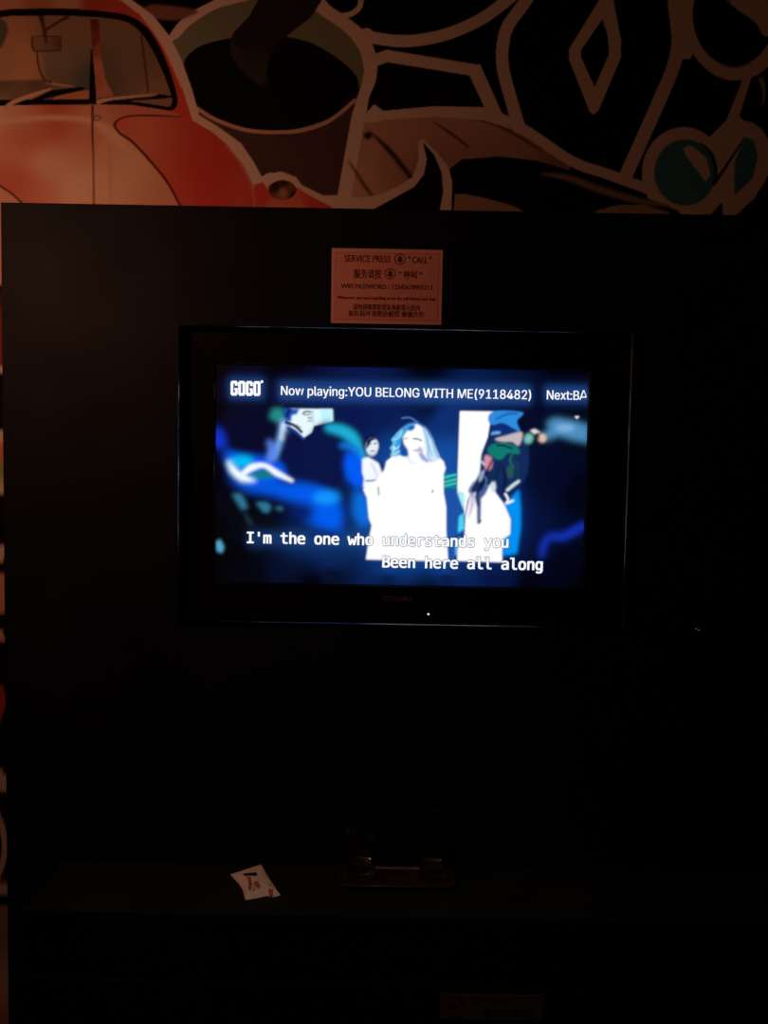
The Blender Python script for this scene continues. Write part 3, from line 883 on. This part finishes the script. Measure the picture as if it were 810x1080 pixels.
    c.poly([(516, 456), (520, 449), (530, 446), (540, 451), (546, 456), (530, 459), (518, 460)], L((14, 44, 120)), True, blur=.7)
    c.poly([(519, 456), (527, 455), (527, 458), (519, 459)], L((110, 180, 240)), True, blur=.7)
    c.poly([(516, 462), (508, 479), (506, 499), (494, 518), (505, 519), (518, 511), (530, 527), (540, 522), (556, 500), (556, 466), (540, 460), (524, 458)], L((18, 42, 92)), True, blur=1)
    c.poly([(522, 463), (535, 459), (549, 455.5), (551, 460), (547, 470), (540, 466), (530, 466)], L((196, 184, 190)), True, blur=.8)
    c.poly([(514, 474), (521, 468), (533, 467), (546, 472), (547, 479), (536, 478), (528, 485), (519, 481)], L((14, 122, 112)), True, blur=.8)
    c.stroke([(524, 469.5), (532, 470), (540, 473)], 1.8, L((12, 26, 66)), blur=.4)
    c.poly([(511, 482), (514, 480), (519, 484), (518, 494), (513, 496), (511, 491)], L((205, 150, 172)), True, blur=1)
    c.ell(516.5, 488, 2, 4.5, L((225, 120, 138)), blur=1)
    c.stroke([(508, 487), (511, 490)], 2, L((215, 205, 225)), False, blur=.6)
    c.poly([(535, 493), (540, 491), (541, 502), (536, 504)], L((40, 90, 90)), True, blur=1.3)
    c.poly([(506, 499), (511, 496), (509, 505), (505, 508)], L((150, 165, 205)), True, blur=.8)
    c.poly([(517, 512), (521, 507), (523, 514), (520, 520)], L((210, 225, 235)), True, blur=.8)
    c.stroke([(535, 517), (541, 512), (547, 507.5)], [3, 3.5, 3], L((200, 225, 225)), blur=.6)
    c.stroke([(533, 521), (536, 527), (534, 531), (541, 528)], 2.4, L((235, 245, 250)), blur=.5)
    for p_, w_, k_ in (([(520, 484), (514, 496), (510, 508), (504, 520), (505, 534)], 3, (12, 26, 64)), ([(528, 486), (524, 500), (520, 508)], 3.5, (10, 40, 66)), ([(538, 480), (546, 492), (545, 506)], 3, (16, 64, 76)),
                       ([(530, 492), (533, 506), (529, 520)], 3, (10, 22, 60)), ([(500, 508), (496, 516), (499, 524)], 2, (110, 120, 170)), ([(509, 500), (513, 506), (511, 514)], 1.6, (90, 120, 160)), ([(541, 478), (538, 486), (543, 494)], 2, (30, 110, 104))):
        c.stroke(p_, [w_ * .5, w_, w_ * .4], L(k_), blur=.7)
    # arm reaching in, right
    c.poly([(577, 445), (586, 441), (604, 444), (621, 449), (621, 467), (604, 463.5), (589, 459), (577, 464), (570, 460), (580, 453)], L((76, 142, 190)), blur=3)
    c.ell(596, 451.5, 10, 3.5, L((130, 180, 230)), blur=2.5)
    c.ell(557.5, 462.5, 4.5, 5.5, L((120, 190, 180)), blur=1.3, rot=.4)
    c.ell(572, 462, 4.2, 4.5, L((225, 190, 175)), blur=1.2)
    c.poly([(559, 454), (564, 452.5), (570, 456), (564, 458)], L((228, 226, 228)), blur=.8)
    c.stroke([(566, 457), (568, 462)], 2, L((60, 40, 50)), False, blur=.8)
    c.poly([(606, 439), (611, 439), (608.6, 442)], L((235, 245, 255)), blur=.4)
    c.stroke([(571, 586), (574, 574), (580, 566), (593, 566), (606, 560), (616, 554)], [5, 6, 6, 8, 8, 7], L((20, 50, 178)), blur=2.8)

    for k in range(3):
        c.a[..., k] = c._blur(c.a[..., k], .5)


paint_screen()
sp = Soup()
TY = SY - 0.0004
for dx_ in (0.0, 0.45):
    sp.text('Now playing:YOU BELONG WITH ME(9118482)', 296.2 + dx_, 559.6 + dx_, 416.6, 13.6, TY - dx_ * 0.0001, 0, font=SANS)
    sp.text('Next:B', 576.6 + dx_, 610.4 + dx_, 421.2, 13.6, TY - dx_ * 0.0001, 0, font=SANS)
# the last capital runs out of the picture: only its left part shows
a0 = on_y(611.0, 421.6, TY)
a1 = on_y(619.6, 411.6, TY)
hh = a1[2] - a0[2]
ww = a1[0] - a0[0]
z0 = a0[2]
sp.add([(a0[0], TY, z0), (a0[0] + .17 * ww, TY, z0), (a0[0] + .60 * ww, TY, z0 + hh), (a0[0] + .42 * ww, TY, z0 + hh)], [(0, 1, 2, 3)], 0)
sp.add([(a0[0] + .60 * ww, TY, z0 + hh), (a0[0] + .50 * ww, TY, z0 + hh), (a0[0] + .84 * ww, TY, z0 + .25 * hh), (a0[0] + .92 * ww, TY, z0 + .34 * hh)], [(0, 1, 2, 3)], 0)
sp.add([(a0[0] + .24 * ww, TY, z0 + .22 * hh), (a0[0] + .88 * ww, TY, z0 + .22 * hh), (a0[0] + .84 * ww, TY, z0 + .34 * hh), (a0[0] + .3 * ww, TY, z0 + .34 * hh)], [(0, 1, 2, 3)], 0)


ga, gb = glyphs('|', MONO)[0], glyphs('||', MONO)[0]
ADV = gb[:, 0].max() - ga[:, 0].max()                              # width of one cell of the typewriter face
CAPM = glyphs('I', MONO)[0][:, 1].max()


def lyric(text, x0, base, pitch):
    for k, ch in enumerate(text):
        if ch == ' ':
            continue
        xa = x0 + k * pitch
        bs = base + k * pitch * math.tan(ROLL)
        for dx_, dy_ in ((-.9, 0), (.9, 0), (0, -.9), (0, .9), (-.7, -.7), (.7, .7), (-.7, .7), (.7, -.7)):
            sp.text(ch, xa + dx_ + .1, xa + pitch + dx_ + .1, bs + dy_, 11.6 * 0.72 / CAPM, TY + 0.0002 + 0.00001 * dx_ + 0.000013 * dy_, 1, font=MONO, ref=(0.03 * ADV, 0.97 * ADV))
        for n_, (dx_, dy_) in enumerate(((-.42, -.25), (.42, .25), (-.42, .25), (.42, -.25))):
            sp.text(ch, xa + dx_, xa + pitch + dx_, bs + dy_, 11.6 * 0.72 / CAPM, TY - 0.00002 * n_, 0, font=MONO, ref=(0.03 * ADV, 0.97 * ADV))


lyric("I'm the one who understands you", 259.5, 572.6, 8.95)
lyric('Been here all along', 402.5, 598.2, 8.98)
# the four-letter logo at the upper left, tall rounded strokes
def bar(x0, y0, x1, y1):
    sp.poly([(x0, y0), (x1, y0), (x1, y1), (x0, y1)], TY, 0)


for k, ch in enumerate('GOGO'):
    x = 243.2 + 8.0 * k
    t, b = 401.6 + .14 * k, 417.2 + .14 * k
    bar(x, t + 1.2, x + 2.9, b - 1.2)
    bar(x + 1.0, t, x + 6.4, t + 2.9)
    bar(x + 1.0, b - 2.9, x + 6.4, b)
    if ch == 'O':
        bar(x + 4.6, t + 1.2, x + 7.5, b - 1.2)
    else:
        bar(x + 4.6, t + 1.2, x + 7.5, t + 5.2)
        bar(x + 4.6, t + 7.6, x + 7.5, b - 1.2)
        bar(x + 3.9, t + 7.6, x + 7.5, t + 9.4)
sp.ring(276.2, 402.6, 0.2, 1.5, TY, 0)

gx = np.linspace(sx0, sx1, 560)
gz = np.linspace(sz0, sz1, 330)
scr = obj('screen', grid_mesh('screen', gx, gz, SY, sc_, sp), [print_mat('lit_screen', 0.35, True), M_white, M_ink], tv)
bm = bmesh.new()
ls = Soup()
ls.text('TOSHIBA', 404, 436, 633.6, 5.0, 0.0146, 0, offset=0.02)
add_soup(bm, ls, 0)
obj('logo', bm, M_logo, tv)
bm = bmesh.new()
p = on_y(451.8, 647.8, 0.0152)
bmesh.ops.create_uvsphere(bm, u_segments=12, v_segments=8, radius=0.0019, matrix=Matrix.Translation(p))
obj('indicator_light', bm, M_led, tv, True)

# ------------------------------------------------------------------ orange notice above the television
M_paper = mat('orange_paper', (0.92, 0.47, 0.40), 0.55, noise=0.06, scale=60, spec=0.2)
M_print = mat('dark_print', (0.13, 0.025, 0.025), 0.6)
M_lpaper = mat('pale_orange_edge', (0.92, 0.58, 0.48), 0.55)
NY = -0.0012
nx0, nx1 = on_y(349.5, 300, NY)[0], on_y(466.3, 300, NY)[0]
nz0, nz1 = on_y(407, 341.6, NY)[2], on_y(408, 262.6, NY)[2]
bm = bmesh.new()
box(bm, nx0, nx1, NY, -0.0001, nz0, nz1, 2, 0.0)
PYN = NY - 0.0003
s2 = Soup()
s2.poly([(353.5, 265.6), (463.4, 267.6), (461.8, 338.8), (352.8, 337.0)], NY - 0.0001, 2)
s2.poly([(354.1, 266.2), (462.8, 268.2), (461.2, 338.2), (353.4, 336.4)], NY - 0.0002, 1)
for tx_, xa_, xb_, ba_, hh_ in (
        ('SERVICE PRESS', 363.6, 411.5, 276.0, 7.50),
        ('" CALL "', 430.5, 454.8, 277.4, 7.00),
        ('服务请按', 373.0, 402.0, 292.6, 7.75),
        ('" 呼叫 "', 421.0, 444.5, 293.6, 7.00),
        ('WIFI PASSWORD : 12345678901213', 359.8, 456.0, 304.2, 5.25),
        ('Whenever you need anything press the call button and wait', 355.6, 459.5, 315.2, 3.50),
        ('请勿将喷雾彩带及香槟带入房内', 372.5, 442.5, 326.2, 5.00),
        ('如有损坏须照价赔偿 谢谢合作', 367.5, 447.0, 333.0, 5.00)):
    for n_, (dx_, dy_) in enumerate(((-.22, 0), (.22, 0), (0, -.15))):
        s2.text(tx_, xa_ + dx_, xb_ + dx_, ba_ + dy_, hh_, PYN - n_ * 0.00002, 0)
for bx, by in ((422, 273.4), (411.5, 288.8)):
    s2.ring(bx, by, 4.9, 5.9, PYN, 0)
    s2.poly([(bx - 3.6, by + 2.4), (bx - 2.4, by + 1), (bx - 2.1, by - 1.6), (bx - .8, by - 3.2), (bx, by - 4), (bx + .8, by - 3.2), (bx + 2.1, by - 1.6), (bx + 2.4, by + 1), (bx + 3.6, by + 2.4)][::-1], PYN, 0)
    s2.ring(bx, by + 3.2, 0.05, 1.0, PYN, 0, 12)
bmn = bm
vv = [bmn.verts.new(q) for q in s2.v]
for f, m in zip(s2.f, s2.m):
    try:
        bmn.faces.new([vv[i] for i in f]).material_index = {0: 1, 1: 0, 2: 3}[m]
    except ValueError:
        pass
M_rule = mat('notice_border', (0.58, 0.22, 0.18), 0.6)
me = bpy.data.meshes.new('notice')
bm.to_mesh(me)
bm.free()
notice = obj('notice', me, [M_paper, M_print, M_lpaper, M_rule])
tag(notice, 'orange paper service notice with dark print stuck on black panel above the television', 'notice')

# ------------------------------------------------------------------ small round stud right of the television
M_stud = mat('dark_metal', (0.30, 0.30, 0.31), 0.22, metallic=1.0)
sc0 = on_y(737.6, 665.0, 0)
bm = bmesh.new()
lathe(bm, [(0.0, 0.0), (0.0085, 0.0), (0.0088, 0.0015), (0.0075, 0.003), (0.0050, 0.0032), (0.0046, 0.006), (0.0032, 0.0078), (0.0, 0.0084)], 24)
bmesh.ops.rotate(bm, verts=bm.verts, cent=(0, 0, 0), matrix=Matrix.Rotation(math.radians(90), 3, 'X'))
bmesh.ops.translate(bm, verts=bm.verts, vec=sc0)
tag(obj('round_stud', bm, M_stud, None, True), 'small round shiny stud on black panel at lower right of the television', 'stud')

# ------------------------------------------------------------------ black console under the television
M_con = mat('black_board', (0.006, 0.006, 0.006), 0.5, noise=0.3, scale=9, spec=0.15)
M_top = mat('black_worktop', (0.011, 0.015, 0.013), 0.5, noise=0.3, scale=9, spec=0.15)
LZ = on_y(405, 914.0, -0.002)[2]
yf = on_z(405, 966.5, LZ)[1]
cx0 = on_z(44, 934, LZ)[0]
cx1 = 1.0
con = thing('console', 'long low black console along the foot of the black panel', 'cabinet', ((cx0 + cx1) / 2, yf / 2, 0))
zlip = on_y(300, 1036, yf)[2]
bm = bmesh.new()
box(bm, cx0, cx1, yf, -0.001, LZ - 0.018, LZ, 0, 0.0012)
obj('worktop', bm, M_top, con)
bm = bmesh.new()
box(bm, cx0 + 0.004, cx1 - 0.004, yf + 0.003, -0.002, zlip + 0.002, LZ - 0.0182, 0, 0.001)
obj('apron', bm, M_con, con)
bm = bmesh.new()
box(bm, cx0 + 0.004, cx1 - 0.004, yf + 0.022, -0.002, 0.08, zlip + 0.0018, 0, 0.001)
obj('body', bm, M_con, con)
bm = bmesh.new()
box(bm, cx0 + 0.03, cx1 - 0.03, yf + 0.05, -0.01, 0.0, 0.08, 0, 0.001)
obj('plinth', bm, M_con, con)
nd = 3
for k in range(nd):
    w = (cx1 - cx0 - 0.012) / nd
    bm = bmesh.new()
    box(bm, cx0 + 0.006 + k * w + 0.0015, cx0 + 0.006 + (k + 1) * w - 0.0015, yf + 0.003, yf + 0.0218, 0.085, zlip - 0.002, 0, 0.0015)
    obj('door', bm, M_con, con)

# no-smoking sticker on the console
M_stk = mat('sticker_paper', (0.10, 0.095, 0.09), 0.5)
M_stkb = mat('sticker_black', (0.015, 0.015, 0.015), 0.5)
M_stkr = mat('sticker_red', (0.10, 0.03, 0.03), 0.5)
ys = yf + 0.003
KY = ys - 0.0012
bm = bmesh.new()
k0, k1 = on_y(464.5, 1048, KY), on_y(572, 1076.5, KY)
box(bm, k0[0], k1[0], KY, ys - 0.0001, k1[2], k0[2], 0)
s3 = Soup()
s3.ring(478.5, 1061.6, 9.2, 11.8, KY - 0.0003, 1)
s3.poly([(470.6, 1054.9), (472.2, 1053.3), (486.6, 1068.2), (485, 1069.8)], KY - 0.0004, 1)
s3.poly([(472, 1060.6), (484, 1060.8), (484, 1063.2), (472, 1063)], KY - 0.0003, 0)
s3.poly([(497, 1051), (569, 1052.2), (569, 1059.4), (497, 1058.2)], KY - 0.0003, 1)
s3.text('NO SMOKING', 500, 566, 1057.4, 4.8, KY - 0.0005, 2, offset=0.01)
s3.text('请勿吸烟', 506, 562, 1072.0, 8.0, KY - 0.0003, 0, offset=0.0)
add_soup(bm, s3, 1)
me = bpy.data.meshes.new('sticker')
bm.to_mesh(me)
bm.free()
stk = obj('sticker', me, [M_stk, M_stkb, M_stkr, M_stk])
tag(stk, 'dim rectangular no smoking sticker on the front of the black console', 'sticker')

# ------------------------------------------------------------------ tissue packet lying on the console
M_pkt = mat('packet_film', (0.96, 0.96, 0.96), 0.4, noise=0.03, scale=120)
M_pk1 = mat('packet_black_print', (0.03, 0.02, 0.02), 0.5)
M_pk2 = mat('packet_red_print', (0.50, 0.20, 0.16), 0.5)
M_pk3 = mat('packet_pink_print', (0.85, 0.62, 0.56), 0.5)
out = [(243, 921), (260, 915.5), (275.5, 910.5), (278.5, 915), (282, 922), (289, 932.5), (296, 943), (288, 945), (281.5, 943.5), (270, 946.2), (259, 948), (257.5, 943), (256, 937), (252, 931)]
P = [on_z(x, y, LZ + 0.003) for x, y in out]
cen = np.mean(P, 0)
bm = bmesh.new()
levels = [(1.0, -0.0025), (1.0, -0.0018), (0.86, 0.0022), (0.60, 0.0040), (0.30, 0.0044)]
rr = []
for s_, dz in levels:
    rr.append([bm.verts.new((cen[0] + (q[0] - cen[0]) * s_, cen[1] + (q[1] - cen[1]) * s_, LZ + 0.0028 + dz + (0.0007 * math.sin(i * 2.4) if 0 < s_ < 1 else 0))) for i, q in enumerate(P)])
for a, b in zip(rr[:-1], rr[1:]):
    for k in range(len(P)):
        bm.faces.new((a[k], a[(k + 1) % len(P)], b[(k + 1) % len(P)], b[k]))
bm.faces.new(rr[-1])
bm.faces.new(rr[0][::-1])
bmesh.ops.recalc_face_normals(bm, faces=bm.faces)
prints = [([(256, 921.4), (263, 920.6), (270.6, 919.8), (270.6, 923), (264, 923.4), (257.5, 923)], 1),
          ([(260, 924.5), (264, 924.5), (265.5, 932), (264, 939), (262, 938), (262, 930)], 2),
          ([(267.5, 930), (271.5, 929), (274.5, 934), (272.5, 937), (269.5, 934)], 2),
          ([(265.8, 931), (268.5, 931), (269.5, 937), (266, 940)], 3)]
for pts, m in prints:
    bm.faces.new([bm.verts.new(tuple(on_z(x, y, LZ + 0.0085))) for x, y in pts][::-1]).material_index = m
q4 = [(281, 932), (285.5, 932.5), (288, 938), (286.5, 943.6), (283.5, 943), (283, 938)]
bm.faces.new([bm.verts.new(tuple(on_z(x, y, LZ + 0.0066))) for x, y in q4][::-1]).material_index = 2
me = bpy.data.meshes.new('tissue_packet')
bm.to_mesh(me)
bm.free()
pk = obj('tissue_packet', me, [M_pkt, M_pk1, M_pk2, M_pk3])
tag(pk, 'small crumpled white packet with red and black print lying on the black console', 'packet')

# ------------------------------------------------------------------ tray with two glasses
M_tray = mat('brown_tray', (0.035, 0.022, 0.022), 0.22, noise=0.2, scale=30)
tf = on_z(419, 937.0, LZ + 0.006)
tb = on_z(419, 914.5, LZ + 0.006)
tl, tr_ = on_z(357.5, 936, LZ + 0.006)[0], on_z(481, 934, LZ + 0.006)[0]
bm = bmesh.new()


def rrect(x0, x1, y0, y1, r, z, n=5):
    out_ = []
    for cx, cy, a0_ in ((x1 - r, y1 - r, 0), (x0 + r, y1 - r, 90), (x0 + r, y0 + r, 180), (x1 - r, y0 + r, 270)):
        for k in range(n + 1):
            a = math.radians(a0_ + 90 * k / n)
            out_.append((cx + r * math.cos(a), cy + r * math.sin(a), z))
    return out_


ty0, ty1 = tf[1], min(tb[1], -0.012)
tr_loops = [(0.008, 0.0005), (0.003, 0.0035), (0.0, 0.0085), (0.0006, 0.0098), (0.0022, 0.0096), (0.0042, 0.0055), (0.009, 0.0036)]
lp = []
for ins, z in tr_loops:
    lp.append([bm.verts.new(q) for q in rrect(tl + ins, tr_ - ins, ty0 + ins, ty1 - ins, 0.018 - ins * 0.6, LZ + z)])
for a, b in zip(lp[:-1], lp[1:]):
    for k in range(len(a)):
        bm.faces.new((a[k], a[(k + 1) % len(a)], b[(k + 1) % len(a)], b[k]))
bm.faces.new(lp[-1])
bm.faces.new(lp[0][::-1])
tray = obj('tray', bm, M_tray, None, True)
tag(tray, 'small dark tray on the black console carrying two drinking glasses', 'tray')

M_glass = bpy.data.materials.new('clear_glass')
M_glass.use_nodes = True
b = M_glass.node_tree.nodes['Principled BSDF']
b.inputs['Base Color'].default_value = (0.95, 0.97, 0.95, 1)
b.inputs['Transmission Weight'].default_value = 1.0
b.inputs['Roughness'].default_value = 0.07
b.inputs['IOR'].default_value = 1.48
gz0 = LZ + 0.0040
gy = (ty0 + ty1) / 2 + 0.006


def glass(px, label, w):
    base = on_y(px, 921, gy)
    up = on_y(px, 862, gy)
    H = up[2] - gz0
    m_per_px = (on_y(px + 10, 900, gy)[0] - base[0]) / 10
    R, r = 19.0 * m_per_px * w, 14.5 * m_per_px * w
    bm = bmesh.new()
    prof = [(0, 0.0012), (r * .78, 0.0008), (r * .88, 0.0), (r * .96, 0.0012), (r * 1.02, 0.0040), (r * 1.03, 0.0075), (r * 1.0, H * .16), (r * 1.0, H * .62), (r * 1.06, H * .69), (r * 1.22, H * .75), (R * 1.02, H * .81),
            (R * 1.06, H * .87), (R * 1.05, H * .975), (R * 1.045, H * .992), (R * 1.02, H), (R * .985, H * .992), (R * .97, H * .975), (R * .975, H * .88), (R * .93, H * .825), (r * 1.12, H * .765), (r * .98, H * .70),
            (r * .91, H * .62), (r * .90, H * .24), (r * .80, H * .19), (r * .5, H * .165), (0, H * .155)]
    lathe(bm, prof, 48)
    me_ = bpy.data.meshes.new('drinking_glass')
    bmesh.ops.recalc_face_normals(bm, faces=bm.faces)
    bm.to_mesh(me_)
    bm.free()
    o = obj('drinking_glass', me_, M_glass, None, True)
    o.location = (base[0], gy, gz0)
    return tag(o, label, 'glass', 'glasses on the tray')


glass(380.5, 'clear flared drinking glass on dark tray, the one nearer the white packet', 1.0)
glass(456, 'clear flared drinking glass on dark tray, the one farther from the white packet', 1.0)
